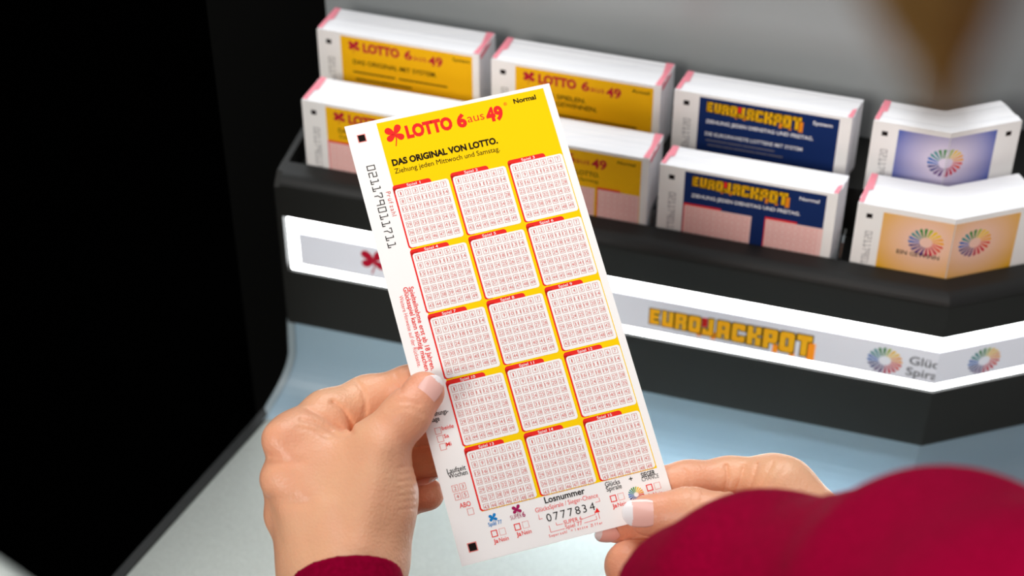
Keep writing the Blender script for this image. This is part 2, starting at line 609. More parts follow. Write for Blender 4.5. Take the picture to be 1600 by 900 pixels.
# ------------------------------------------------------------------ the display rack, two wings
def build_rack(wing):
    lab = ('black card display with two tiers of slip stacks and a lit logo strip', 'right wing of the black card display, angled back beyond its corner')[wing]
    root = empty('card_display', rk(0 if not wing else 40, 30, ZC, wing), lab, 'display stand')
    R0, R1 = -218.0, 260.0
    if wing: R0, R1 = -20.0, 260.0
    r0, r1 = R0, R1
    if wing:
        r0, r1 = -80.0, 260.0     # the mirrored run, cut at the corner

    def seg(name, prof, mats, smooth=False, parent=None, a=None, b=None, close=True):
        bm = extrude_profile(prof, a if a is not None else r0, b if b is not None else r1, wing, close)
        clip_corner(bm, wing)
        return bm_obj(name, bm, mats, parent or root, smooth)

    # body: front with a rebate for the light strip, stepped inside for two tiers
    body = [(-1, -36), (-8, -36)] + arc(-8, -42, 6, 90, 180, 6)[1:] + [(-14, -59.3), (-6, -59.3), (-6, -93.7), (-14, -93.7)] + \
           [(-14, -128)] + arc(-12, -128, 2, 180, 270, 3)[1:] + [(70, -130), (70, -20), (31, -20), (31, -48), (-1, -48)]
    seg('display_body', body, [blackbox])
    seg('tray_lip', [(-1.0, -35.9), (-8, -35.9)] + arc(-8.0, -42, 6.1, 90, 165, 6)[1:] + [(-13.0, -42), (-8, -36.6), (-1, -36.6)], [lipm])
    # light strip
    strip = seg('light_strip', [(-7.0, -59.5), (-12.5, -59.5), (-12.5, -93.5), (-7.0, -93.5)], [ledm], a=-216.5 if not wing else None)
    ins = seg('sign_insert', [(-12.7, -68.5), (-13.6, -68.5), (-13.6, -88.5), (-12.7, -88.5)], [insertm], parent=strip, a=-211.0 if not wing else None)
    # backboard behind the rear stacks
    bm = bmesh.new()
    seg('backboard', [(74, 60), (70, 60), (70, -20), (74, -20)] if False else [(70.2, 62), (76, 62), (76, -20), (70.2, -20)], [backm], a=-222 if not wing else None)
    # cove between the rack and the counter
    zt, zb, n0, rad = -130.2, ZC + .3, -9.0, 26.0
    prof = [(n0, zt)] + [(n0 - rad + rad * math.cos(math.radians(-a)), zb + rad + rad * math.sin(math.radians(-a))) for a in range(0, 91, 9)]
    back = [(n + 3.0, z) for n, z in prof[:-1]] + [(n0 + 3, zb)]
    bm = bmesh.new()
    rows = []
    pf = prof + [(n0 + 3.0, zb), (n0 + 3.0, zt)]
    for rr in ((r0 if wing else -219.0), r1):
        row = []
        for (n, z) in pf:
            flare = 0
            if not wing and rr < 0:
                t = max(0, min(1, (zt - z) / (zt - zb)))
                flare = -10.0 * t ** 3
            row.append(bm.verts.new(rk(rr + flare, n, z, wing)))
        rows.append(row)
    m = len(pf)
    for i in range(m):
        j = (i + 1) % m
        bm.faces.new((rows[0][i], rows[0][j], rows[1][j], rows[1][i]))
    bm.faces.new(rows[0][::-1]); bm.faces.new(rows[1])
    clip_corner(bm, wing)
    cv = bm_obj('cove_panel', bm, [covem], root)
    if not wing:
        # end cap of the cove, a pale curved edge
        bm = bmesh.new()
        a, b = [], []
        for (n, z) in prof:
            t = max(0, min(1, (zt - z) / (zt - zb)))
            fl = -10.0 * t ** 3
            a.append((bm.verts.new(rk(-219.2 + fl, n - 1.6, z, wing)), bm.verts.new(rk(-222.6 + fl, n - 1.6, z, wing)),
                      bm.verts.new(rk(-222.6 + fl, n + 4, z, wing)), bm.verts.new(rk(-219.2 + fl, n + 4, z, wing))))
        for x, y in zip(a[:-1], a[1:]):
            for i in range(4):
                j = (i + 1) % 4
                bm.faces.new((x[i], x[j], y[j], y[i]))
        bm.faces.new(a[0]); bm.faces.new(a[-1][::-1])
        bm_obj('cove_edge', bm, [mat('cove_edge_grey', (.33, .40, .43, 1), .4)], root)
        # left cheek of the rack
        bm = bmesh.new()
        pr = [(-13.5, -129.5), (-13.5, -42), (-8, -36.2), (34, -36.2), (70, -36.2), (70, -129.5)]
        a = [bm.verts.new(rk(-218.1, n, z)) for n, z in pr]
        b = [bm.verts.new(rk(-221.0, n, z)) for n, z in pr]
        bm.faces.new(a); bm.faces.new(b[::-1])
        for i in range(len(pr)):
            j = (i + 1) % len(pr)
            bm.faces.new((a[i], a[j], b[j], b[i]))
        bmesh.ops.recalc_face_normals(bm, faces=bm.faces)
        bm_obj('side_cheek', bm, [blackbox], root)
    return root, strip, ins


rackA, stripA, insA = build_rack(False)
rackB, stripB, insB = build_rack(True)


def rprint(r, n, z, wing=False):
    """a print sheet facing the customer whose corner is at (r, n, z)"""
    eu = RR.copy(); en = -NN.copy()
    if wing:
        eu = np.array([RR[0], -RR[1], 0.0]); en = np.array([NN[0], -NN[1], 0.0])
    return Print(rk(r, n, z, wing), eu, -ZZ, en)


def clip_print(pr):
    """drop what lies beyond the display's corner plane"""
    bm = bmesh.new()
    vs = [bm.verts.new(v) for v in pr.V]
    for f, k in zip(pr.F, pr.M):
        try:
            fc = bm.faces.new([vs[i] for i in f]); fc.material_index = k
        except ValueError:
            pass
    bmesh.ops.bisect_plane(bm, geom=bm.verts[:] + bm.edges[:] + bm.faces[:], plane_co=(XM - .0002, 0, 0), plane_no=(1, 0, 0), clear_outer=True)
    pr.V = [np.array(v.co) for v in bm.verts]
    bm.verts.index_update()
    pr.F = [tuple(v.index for v in f.verts) for f in bm.faces]
    pr.M = [f.material_index for f in bm.faces]
    bm.free()


# logos on the lit strip
g = rprint(0, -13.7, 0)
g.clover(-173.0, 77.4, 7.0, crim)
g.obj('clover_logo', insA)
g = rprint(0, -13.7, 0)
g.blocktext('EUROJACKPOT', -37.8, 85.4, 12.8, 77.0, ejyl, ejo, ejsl, 1.36, drop=.4)
g.obj('block_letter_logo', insA)
g = rprint(0, -13.7, 0)
g.sunburst(71.6, 79.4, 8.0, SUN)
g.text('Glücks', 82.4, 78.6, 4.9, mat('logo_grey', srgb(88, 90, 96), .5), bold=.012)
g.text('Spirale', 81.8, 85.6, 4.9, MATS['logo_grey'], bold=.012)
clip_print(g)
g.obj('sunburst_logo', insA)
def sun_on_wing(z, r, u):
    c = rk(u, -13.7, -z, True)
    g = Print(c, [math.cos(PSI), math.sin(PSI), 0], -ZZ, [math.sin(PSI), -math.cos(PSI), 0])
    return g
g = sun_on_wing(79.4, 8, 71.6)
g.sunburst(0, 0, 8.0, SUN)
g.obj('sunburst_logo', insB)

# ------------------------------------------------------------------ stacks of slips
blockm = bpy.data.materials.new('slip_stack_edges')
blockm.use_nodes = True
nt = blockm.node_tree
b = nt.nodes['Principled BSDF']
b.inputs['Roughness'].default_value = .7
tc = nt.nodes.new('ShaderNodeTexCoord')
mp = nt.nodes.new('ShaderNodeMapping')
mp.inputs['Rotation'].default_value = (0, 0, PSI)
mp.inputs['Scale'].default_value = (4, 900, 4)
nz = nt.nodes.new('ShaderNodeTexNoise')
nz.inputs['Scale'].default_value = 3.0
nt.links.new(tc.outputs['Object'], mp.inputs['Vector'])
nt.links.new(mp.outputs['Vector'], nz.inputs['Vector'])
rp = nt.nodes.new('ShaderNodeValToRGB')
rp.color_ramp.elements[0].color = srgb(244, 244, 248)
rp.color_ramp.elements[1].color = srgb(252, 251, 252)
rp.color_ramp.elements[0].position, rp.color_ramp.elements[1].position = .3, .6
nt.links.new(nz.outputs['Fac'], rp.inputs['Fac'])
nt.links.new(rp.outputs['Color'], b.inputs['Base Color'])
bp = nt.nodes.new('ShaderNodeBump')
bp.inputs['Strength'].default_value = .15
bp.inputs['Distance'].default_value = .0003
nt.links.new(nz.outputs['Fac'], bp.inputs['Height'])
nt.links.new(bp.outputs['Normal'], b.inputs['Normal'])

GR = {}


def grad_mat(name, cin, cout, cx, cz):
    """printed round colour fade around a point of the sheet"""
    m = bpy.data.materials.new(name)
    m.use_nodes = True
    nt = m.node_tree
    b = nt.nodes['Principled BSDF']
    b.inputs['Roughness'].default_value = .5
    g = nt.nodes.new('ShaderNodeNewGeometry')
    vd = nt.nodes.new('ShaderNodeVectorMath'); vd.operation = 'DISTANCE'
    vd.inputs[1].default_value = cx
    nt.links.new(g.outputs['Position'], vd.inputs[0])
    mr = nt.nodes.new('ShaderNodeMapRange')
    mr.inputs['From Min'].default_value = .006
    mr.inputs['From Max'].default_value = .026
    nt.links.new(vd.outputs['Value'], mr.inputs['Value'])
    r = nt.nodes.new('ShaderNodeValToRGB')
    r.color_ramp.elements[0].color, r.color_ramp.elements[1].color = cin, cout
    nt.links.new(mr.outputs['Result'], r.inputs['Fac'])
    nt.links.new(r.outputs['Color'], b.inputs['Base Color'])
    return m


def illegible(g, u, v, widths, m, h=1.0):
    for wd in widths:
        g.line([(u, v - h / 2), (u + wd, v - h / 2)], h * .55, m, .1)
        u += wd + 1.0


def stack(kind, r0, wd, n0, th, ztop, zbot, label, wing=False, mir=False):
    fan = 2.6 if th < 25 else 4.6
    root = empty('playslip_stack', rk(r0 + wd / 2, n0 + th / 2, zbot, wing), label, 'paper stack', 'slip stacks in the card display')
    clipit = (r0 + wd) > 86
    # block of pages: slightly uneven top, back corners rounded
    bm = bmesh.new()
    nseg = 10
    rnd = random.Random(int(r0 * 7 + n0))
    rows = []
    for i in range(nseg + 1):
        t = i / nseg
        n = n0 + .25 + (th - .25) * t
        dz = rnd.uniform(-.25, .15) if 0 < i < nseg else 0
        dr = rnd.uniform(-.3, .3)
        sh = fan * t        # the pages fan a little to the right
        rows.append([(r0 + sh + dr, n, zbot), (r0 + wd + sh + dr, n, zbot), (r0 + wd + sh + dr, n, ztop - .15 + dz), (r0 + sh + dr, n, ztop - .15 + dz)])
    vv = [[bm.verts.new(rk(*p, wing)) for p in row] for row in rows]
    for a, b_ in zip(vv[:-1], vv[1:]):
        for i in range(4):
            j = (i + 1) % 4
            bm.faces.new((a[i], a[j], b_[j], b_[i]))
    bm.faces.new(vv[0]); bm.faces.new(vv[-1][::-1])
    if clipit: clip_corner(bm, wing)
    bm_obj('page_block', bm, [blockm], root, origin=rk(r0 + wd / 2, n0 + th / 2, zbot, wing))
    # red bleed marks printed over the page edges at the top corners
    def mark(pts):
        bm = bmesh.new()
        bm.faces.new([bm.verts.new(rk(*p, wing)) for p in pts])
        bm_obj('edge_mark', bm, [bleed], root)
    def top(pts):
        mark([(x, y, ztop + .22) for x, y in pts])
    if not wing:
        q = th if th < 25 else 31
        top([(r0 + .2, n0 + 1), (r0 + 2.2, n0 + 1), (r0 + 3.2, n0 + q * .45), (r0 + 5.0, n0 + q * .5), (r0 + 5.6, n0 + q), (r0 + 2.7, n0 + q)])
        if not clipit:
            e = r0 + wd
            if kind[0] == 'y':
                top([(e - 2.8, n0 + .6), (e - .1, n0 + .6), (e + 2.2, n0 + q), (e - 1.6, n0 + q), (e - 1.2, n0 + q * .5)])
                f = lambda n, z: (e + .45 + fan * (n - n0) / th, n, z)
                mark([f(n0 + .8, ztop), f(n0 + q * .7, ztop), f(n0 + q * .6, ztop - 1.8), f(n0 + 1.2, ztop - 3.2)])
            else:
                top([(e - 2.2, n0 + .6), (e - .1, n0 + .6), (e + .9, n0 + q * .5), (e - 1.0, n0 + q * .4)])
    # front slip
    H = ztop - zbot
    g = rprint(r0, n0, ztop, wing)
    if wing:
        g.O = rk(r0 + wd, n0, ztop, wing)
    # the sheet itself (with a thickness)
    if not wing:
        sh = Print(g.O, g.eu, g.ev, g.en)
    g.rect(0, 0, wd, H, paper, .02)
    u1, y0 = 11.5, 1.6
    X0, X1 = u1, wd - 3.2
    mirr = (lambda a, b_: (wd - b_, wd - a)) if wing else (lambda a, b_: (a, b_))
    def R(a, t, b_, btm, m, l=.05):
        a, b_ = mirr(a, b_)
        g.rect(a, t, b_, min(btm, H), m, l)
    R(4.3, 4.9, 6.9, 7.4, black)
    if not wing and not mir:
        g.ocr('0211790117'[:(10 if zbot < -20 else 9)], 5.0, 15.0, 2.4, 1.5, 2.8, .28, grey_p, math.pi / 2)
    if kind[0] == 'y':
        R(X0, y0, X1, 99, gold)
        k = (wd) / 82.5
        g.clover(18.2, 6.6, 3.2, crim)
        g.text('LOTTO', 22.4, 8.9, 4.6, crim, width=18, bold=.055)
        g.text('6', 42.8, 9.0, 4.8, crim, width=3.8, bold=.03)
        g.text('aus', 47.0, 8.9, 3.3, crim, width=6.5)
        g.text('49', 54.4, 10.2, 5.0, crim, width=7.0, bold=.03)
        g.text({'ys': 'System', 'yn': 'Normal', 'ya': 'Anteil'}[kind], 66.3, 5.6, 1.8, black, width=8.2, bold=.01)
        if kind == 'ys':
            g.text('DAS ORIGINAL MIT SYSTEM.', 17.2, 16.6, 2.5, black, width=41, bold=.015)
            illegible(g, 17.4, 22.0, (6, 8, 4), black, 1.6); illegible(g, 40, 22.0, (7, 9, 5), black, 1.6)
            illegible(g, 18.4, 26.0, (5, 3, 6, 4, 5), black, 1.6)
        elif kind == 'ya':
            g.text('PUR SPIELEN.', 23.5, 16.3, 2.5, black, width=21.5, bold=.015)
            g.text('PUR GEWINNEN.', 23.5, 20.2, 2.5, black, width=27, bold=.015)
            illegible(g, 28, 26.2, (5, 8, 4, 3, 10, 3, 2), black, 1.6)
        else:
            g.text('DAS ORIGINAL VON LOTTO.', 17.2, 15.3, 2.5, black, width=41, bold=.015)
            g.text('Ziehung jeden Mittwoch und Samstag.', 17.2, 18.6, 2.0, black, width=41)
    elif kind[0] == 'e':
        R(X0, y0, X1 - (2.2 if kind == 'es' else 1.5), 99, navy)
        g.blocktext('EUROJACKPOT', 15.0, 9.8, 7.0, 43.5, ejy, ejo, ejs, 1.3, drop=1.2)
        g.text({'es': 'System', 'en': 'Normal'}[kind], 63.0, 6.6, 1.9, white_p, width=8.8, bold=.015)
        g.text('ZIEHUNG JEDEN DIENSTAG UND FREITAG.', 15.0, 15.4, 1.9, white_p, width=49, bold=.02)
        if kind == 'es':
            g.text('DIE EUROPAWEITE LOTTERIE MIT SYSTEM', 15.2, 22.4, 1.9, white_p, width=44.5, bold=.015)
            illegible(g, 16, 25.6, (9, 6, 14), grey_p, 1.2); illegible(g, 17, 28.2, (6, 4, 9, 5, 6), grey_p, 1.2)
    if kind in ('yn', 'en'):
        v0 = 22.0 if kind == 'yn' else 20.6
        cols = ((11.5, 33.4), (34.6, 56.2), (57.3, 77.0)) if kind == 'yn' else ((11.8, 42.8), (48.8, 75.0))
        for a, b_ in cols:
            g.rrect(a + .5, v0, b_, H + 3, 1, pinkp, .08, (0, 1, 0, 0)) if False else g.rect(a + .5, v0, b_, H, pinkp, .08)
            g.rect(a, v0 - 1.2, a + (b_ - a) * .55, v0, red, .09)
            g.rect(a, v0, a + .5, H, red, .09)
            u = a + 1.6
            while u + 2.2 < b_ - .2:
                v = v0 + 1.0
                while v + 2.6 < H:
                    g.frame(u, v, u + 2.2, v + 2.5, .16, pinkline, .1)
                    v += 3.25
                u += 2.85
    if kind in ('sb', 'sg'):
        cin, cout = (srgb(235, 222, 240), srgb(62, 88, 176)) if kind == 'sb' else (srgb(252, 205, 185), srgb(240, 176, 30))
        cu, cv = (33.5, 17.0) if kind == 'sb' else (31.5, 15.6)
        ctr = (rk(r0 + cu, n0, ztop - cv, wing))
        gm = grad_mat('print_fade_%s_%d' % (kind, wing), cin, cout, ctr, 0)
        R(X0, y0 + 1.2, wd - 9, 99, gm)
        su = wd - cu if wing else cu
        g.sunburst(su, cv, 7.8, SUN)
        if kind == 'sg' and not wing:
            g.text('EIN GEWINN', 19.6, 24.3, 2.2, black, bold=.015)
    if clipit:
        if wing:
            bmw = g
            xs = XM + .0002
            bm = bmesh.new()
            vs = [bm.verts.new(v) for v in g.V]
            for f, k in zip(g.F, g.M):
                fc = bm.faces.new([vs[i] for i in f]); fc.material_index = k
            bmesh.ops.bisect_plane(bm, geom=bm.verts[:] + bm.edges[:] + bm.faces[:], plane_co=(xs, 0, 0), plane_no=(-1, 0, 0), clear_outer=True)
            g.V = [np.array(v.co) for v in bm.verts]
            bm.verts.index_update()
            g.F = [tuple(v.index for v in f.verts) for f in bm.faces]
            g.M = [f.material_index for f in bm.faces]
            bm.free()
        else:
            clip_print(g)
    g.obj('front_slip', root)
    return root


ZF, ZB = -47.9, -19.9
stack('yn', -209, 80.5, 0, 19.0, 1.5, ZF, 'yellow slip stack in the front tier, leftmost, mostly behind the held slip')
stack('yn', -125.5, 80.5, 0, 19.0, 1.5, ZF, 'yellow slip stack in the front tier, half hidden by the held slip')
stack('en', -39.9, 79.5, 0, 14.5, 0, ZF, 'navy slip stack in the front tier with pink number grids')
stack('ys', -212.5, 79.0, 33.5, 18.5, 18, ZB, 'yellow slip stack in the rear tier, leftmost, with three lines of black print')
stack('ya', -127, 79.5, 31.5, 18.5, 18.5, ZB, 'yellow slip stack in the rear tier, behind the top right corner of the held slip')
stack('es', -41, 80, 31.5, 15.5, 18.3, ZB, 'navy slip stack in the rear tier with white lines of print')
stack('sg', 48.6, 79.5, 0, 22, -2.5, ZF, 'amber slip stack in the front tier with a colour sunburst, left of the corner')
stack('sb', 48.2, 79.5, 32, 16, 19, ZB, 'blue slip stack in the rear tier with a colour sunburst, left of the corner')
stack('sg', 48.6, 79.5, 0, 22, -2.5, ZF, 'amber slip stack in the front tier at the far right, past the corner', wing=True)
stack('sb', 48.2, 79.5, 32, 16, 19, ZB, 'blue slip stack in the rear tier at the far right, past the corner', wing=True)

# clear dividers standing in the front tray between the columns
for k, r in enumerate((-127.2, -42.6, 44.0)):
    bm = bmesh.new()
    pr = [(1, -47.8), (1, -36), (4, -30), (14, -30), (14, -47.8)]
    a = [bm.verts.new(rk(r - .6, n, z)) for n, z in pr]
    b_ = [bm.verts.new(rk(r + .6, n, z)) for n, z in pr]
    bm.faces.new(a); bm.faces.new(b_[::-1])
    for i in range(len(pr)):
        bm.faces.new((a[i], a[(i + 1) % len(pr)], b_[(i + 1) % len(pr)], b_[i]))
    o = bm_obj('tray_divider', bm, [acrylic], None, origin=rk(r, 7, -47.8))
    tag(o, ('small clear divider between the two yellow front stacks', 'small clear divider between the yellow and the navy front stacks', 'small clear divider between the navy and the amber front stacks')[k], 'divider', 'clear dividers in the front tray')

# ------------------------------------------------------------------ the held playslip
QUAD = [(538, 198), (858, 130), (1079, 794), (742, 880)]
TW, TH = 82.5, 176.0


def homog(src, dst):
    A = []
    for (x, y), (u, v) in zip(src, dst):
        A.append([x, y, 1, 0, 0, 0, -u * x, -u * y, -u])
        A.append([0, 0, 0, x, y, 1, -v * x, -v * y, -v])
    return np.linalg.svd(np.array(A, float))[2][-1].reshape(3, 3)


_H = homog(QUAD, [(0, 0), (TW, 0), (TW, TH), (0, TH)])


def tk(px, py):
    r = _H @ np.array([px, py, 1.0])
    return r[0] / r[2], r[1] / r[2]


_M = homog([(0, 0), (1, 0), (1, 1), (0, 1)], [((x - 800) / FPX, (y - 450) / FPX) for x, y in QUAD])
_M = _M / np.linalg.norm(_M[:, 0])
if _M[2, 2] < 0: _M = -_M
_a = _M[:, 0]
_b = _M[:, 1] / np.linalg.norm(_M[:, 1])
_b = _b - _a * (_a @ _b); _b /= np.linalg.norm(_b)
_t = _M[:, 2] * TW * 1e-3
_n = np.cross(_a, _b)            # away from the camera
rot = lambda v: v[0] * CX - v[1] * CU + v[2] * CF
TO = CAM + rot(_t)
TEU, TEV, TEN = rot(_a), rot(_b), -rot(_n)


def dT(px, py):
    ray = np.array([(px - 800) / FPX, (py - 450) / FPX, 1.0])
    return float(_n @ _t) / float(_n @ ray)


ticket = empty('playslip', TO + (TEU * TW * .5 + TEV * TH) * 1e-3, 'large yellow and white playslip with fifteen number grids, held in both hands', 'playslip')


def tpr(): return Print(TO, TEU, TEV, TEN)


# paper
bm = bmesh.new()
for l in (0.0, -.14):
    pass
c = [(0, 0), (TW, 0), (TW, TH), (0, TH)]
f_ = [bm.verts.new(TO + (TEU * u + TEV * v) * 1e-3) for u, v in c]
k_ = [bm.verts.new(TO + (TEU * u + TEV * v) * 1e-3 - TEN * .00016) for u, v in c]
bm.faces.new(f_[::-1]); bm.faces.new(k_)
for i in range(4):
    bm.faces.new((f_[i], f_[(i + 1) % 4], k_[(i + 1) % 4], k_[i]))
bm_obj('paper', bm, [paper], ticket)


def fit(a, b):
    """ticket coordinates of a baseline given by two pixels -> u, v, width, rot"""
    (u0, v0), (u1, v1) = tk(*a), tk(*b)
    return u0, v0, math.hypot(u1 - u0, v1 - v0)


def tx(g, s, a, b, h, m, bold=0.0, space=0, rot=0.0):
    u, v, wd = fit(a, b)
    g.text(s, u, v, h, m, width=wd, bold=bold, space=space, rot=rot)


PV = TH / 178.0
g = tpr()
g.rect(12.3, 1.5 * PV, 79.6, 160.2 * PV, yellow, .03)
u, v = tk(618, 210)
g.clover(u, v, 4.0, red)
tx(g, 'LOTTO', (637.6, 215.4), (710, 200.5), 4.7, red, .06)
tx(g, '6', (717, 199), (732, 195.6), 4.9, red, .055)
tx(g, 'aus', (732.6, 191.6), (758.6, 186.2), 3.5, red, -.005)
tx(g, '49', (763, 190), (789.5, 184), 5.2, red, .055)
u, v = tk(789.6, 162.8)
g.text('®', u - .6, v + .6, 1.3, red)
tx(g, 'Normal', (803.8, 162), (838.5, 154.5), 1.9, black, .03)
tx(g, 'DAS ORIGINAL VON LOTTO.', (616, 258.9), (780.6, 223.5), 2.45, black, .045)
tx(g, 'Ziehung jeden Mittwoch und Samstag.', (620, 271), (784, 235.6), 2.0, black, .0)
g.obj('header_print', ticket)

ROWV = [28.2, 55.2, 81.9, 108.7, 135.4]
COLU = [11.75, 34.6, 57.5]
for j in range(5):
    for i in range(3):
        g = tpr()
        u0, v0 = COLU[i], ROWV[j] * PV
        vb = (ROWV[j + 1] - .75 if j < 4 else 159.8) * PV
        g.rrect(u0, v0, u0 + 15.2, v0 + 3.2, 1.2, red, .05, (1, 1, 0, 0))
        g.rrect(u0, v0 + 1.2, u0 + 3, vb + .25, 1.0, red, .05, (0, 0, 0, 1))
        g.rrect(u0 + .62, v0 + 1.75, u0 + 21.75, vb, 1.1, paper, .07)
        g.text('Spiel %d' % (j * 3 + i + 1), u0 + 5.6, v0 + 1.42, 1.05, white_p, width=5.4 if j < 3 else 5.8, bold=.005, lift=.09)
        for k in range(49):
            a, b_ = k % 7, k // 7
            cu, cv = u0 + 2.55 + a * 2.83, v0 + 3.75 + b_ * 3.25
            g.frame(cu - 1.06, cv - 1.22, cu + 1.06, cv + 1.22, .15, boxc, .09)
            s = str(k + 1)
            g.text(s, cu, cv + .68, 1.36, numc, width=(.85 if len(s) == 1 and s != '1' else (.42 if s == '1' else 1.62)), bold=.0, align='C', lift=.11)
        g.obj('game_field', ticket)

R90 = math.pi / 2
g = tpr()
u, v = tk(566, 216)
g.rect(u - 1.65, v - 1.65, u + 1.65, v + 1.65, pinkline, .04)
g.rect(u - 1.3, v - 1.3, u + 1.3, v + 1.3, black, .06)
g.obj('registration_mark', ticket)
g = tpr()
u, v = tk(758, 849.7)
g.rect(u - 1.75, v - 1.75, u + 1.75, v + 1.75, pinkline, .04)
g.rect(u - 1.4, v - 1.4, u + 1.4, v + 1.4, black, .06)
g.obj('registration_mark', ticket)
g = tpr()
u0, v0 = tk(575, 260); u1, v1 = tk(611, 389)
g.ocr('021179011711', u0, v0, (v1 - v0) / 11.8, 1.75, 2.9, .33, black, R90)
u, v, wd = fit((606, 299), (619, 341))
g.text('Prüfzahl', u, v, 1.7, numc, width=wd, rot=R90, space=1)
g.obj('number_code', ticket)
g = tpr()
for s, a, b_, h, bo in (('Spielteilnahme erst ab 18 Jahren.', (646, 447), (682, 577), 1.75, .014), ('Glücksspiel kann süchtig machen.', (637, 448), (673, 580), 1.75, .014), ('Weitere Hinweise auf der Rückseite.', (631, 461), (661, 572), 1.5, -.004)):
    u, v, wd = fit(a, b_)
    g.text(s, u, v, h, red, width=wd, rot=R90, bold=bo)
g.obj('warning_print', ticket)


def box(g, px, py, m, t=.18, s=2.35, h=2.55):
    u, v = tk(px, py)
    g.frame(u - s / 2, v - h / 2, u + s / 2, v + h / 2, t, m, .08)
    return u, v


g = tpr()
tx(g, 'Ziehungs-', (686, 648.5), (714.5, 641.5), 1.75, black, .012)
tx(g, 'tage', (688.5, 656.5), (701, 653.5), 1.75, black, .012)
for p, s, q in (((698.7, 669.8), 'beide', (705.2, 668.7)), ((702.7, 682), 'Sa', (709, 681.3)), ((707.3, 694.4), 'Mi', (713, 694))):
    box(g, *p, pinkline)
    u, v = tk(*q)
    g.text(s, u, v, 1.45, red, bold=.01)
g.obj('draw_day_field', ticket)
g = tpr()
tx(g, 'Laufzeit', (715.6, 736.5), (744.5, 729.5), 1.8, black, .008)
tx(g, 'Wochen', (718, 744), (747.5, 737), 1.8, black, .008)
for p, s in (((728, 759), '2'), ((739.8, 755.8), '3'), ((732.4, 771.6), '4'), ((744, 768.5), '5')):
    u, v = box(g, *p, pinkline)
    g.text(s, u, v + .7, 1.4, numc, align='C')
tx(g, 'ABO', (736.7, 789.8), (754, 785.6), 1.8, red, .008)
box(g, 753.3, 794.6, pinkline)
g.obj('duration_field', ticket)
g = tpr()
C8 = lambda x, y: (740 + x / 4.706, 720 + y / 4.706)
tx(g, 'Losnummer', C8(612, 292), C8(908, 222), 2.25, black, .02)
tx(g, 'GlücksSpirale / Sieger-Chance', C8(545, 360), C8(1003, 243), 1.65, red, -.003)
u, v, wd = fit(C8(628, 428), C8(995, 330))
g.text('0777834', u, v, 2.9, black, width=wd, space=1, bold=-.004)
tx(g, 'SUPER 6', C8(757, 445), C8(889, 410), 1.45, red)
tx(g, 'Spiel 77', C8(770, 478), C8(892, 446), 1.45, red)
u, v, wd = fit(C8(648, 540), C8(1045, 432))
g.text('Superzahl = letzte Ziffer', u, v, 1.0, red, width=wd, space=1)
for pl in ([(565, 375), (572, 408), (594, 402)], [(1008, 250), (1015, 275), (985, 283)], [(695, 433), (702, 450), (745, 440)], [(645, 455), (660, 502), (760, 475)],
           [(890, 405), (983, 371), (978, 348)], [(905, 434), (998, 407), (990, 383)], [(1003, 350), (1018, 402)]):
    g.line([tk(*C8(*p)) for p in pl], .16, red)
g.poly([tk(*C8(*p)) for p in ((980, 362), (1018, 352), (993, 322))], red, .09)
g.obj('lot_number_field', ticket)


def janein(g, pj, pn, pt, pe):
    box(g, *pj, red, .34)
    box(g, *pn, pinkline, .14)
    u, v, wd = fit(pt, pe)
    g.text('Ja', u, v, 1.55, red, width=wd * .3, bold=.02)
    g.text('Nein', u + wd * .36, v, 1.55, red, width=wd * .62, bold=.004)


g = tpr()
u, v = tk(789, 804.6); g.clover(u, v, 1.7, blue_p)
tx(g, 'Spiel 77', C8(200, 462), C8(299, 434), 1.4, blue_p, .012)
janein(g, C8(243, 512), C8(302, 497), C8(243, 585), C8(353, 552))
g.obj('extra_game_field', ticket)
g = tpr()
u, v = tk(826, 792); g.clover(u, v, 1.9, mag_p)
tx(g, 'SUPER', C8(362, 414), C8(445, 392), 1.6, mag_p, -.006)
tx(g, '6', C8(449, 391), C8(471, 385), 1.8, mag_p, .02)
janein(g, C8(412, 463), C8(472, 446), C8(410, 534), C8(521, 503))
g.obj('extra_game_field', ticket)
g = tpr()
tx(g, 'Glücks', C8(1055, 172), C8(1163, 146), 1.75, black, .006)
tx(g, 'Spirale', C8(1065, 206), C8(1177, 178), 1.75, black, .006)
u, v = tk(*C8(1245, 130)); g.text('+', u, v, 2.0, black, bold=.01, align='C')
tx(g, 'SIEGER', C8(1320, 104), C8(1423, 82), 1.75, black, .02)
tx(g, 'CHANCE', C8(1325, 132), C8(1449, 103), 1.55, black, -.004)
janein(g, C8(1115, 255), C8(1171, 240), C8(1113, 326), C8(1222, 295))
janein(g, C8(1380, 175), C8(1437, 161), C8(1376, 250), C8(1482, 222))
u, v = tk(*C8(1283, 226)); g.sunburst(u, v, 3.0, SUN, inner=.3)
g.obj('extra_game_field', ticket)


# ------------------------------------------------------------------ implicit surfaces for the person
def rcone(Pt, a, b, ra, rb):
    """signed distance to a round cone (arrays of points Pt[...,3])"""
    a, b = np.asarray(a, np.float32), np.asarray(b, np.float32)
    ba = b - a
    l2 = float(ba @ ba)
    rr = ra - rb
    a2 = l2 - rr * rr
    il2 = 1.0 / l2
    pa = Pt - a
    y = pa @ ba
    z = y - l2
    q = pa * l2 - y[..., None] * ba
    x2 = np.einsum('...i,...i->...', q, q)
    y2 = y * y * l2
    z2 = z * z * l2
    k = np.sign(rr) * rr * rr * x2
    d = (np.sqrt(np.maximum(x2 * a2 * il2, 0)) + y * rr) * il2 - ra
    c1 = np.sign(z) * a2 * z2 > k
    c2 = np.sign(y) * a2 * y2 < k
    d = np.where(c2, np.sqrt(x2 + y2) * il2 - ra, d)
    d = np.where(c1, np.sqrt(x2 + z2) * il2 - rb, d)
    return d.astype(np.float32)


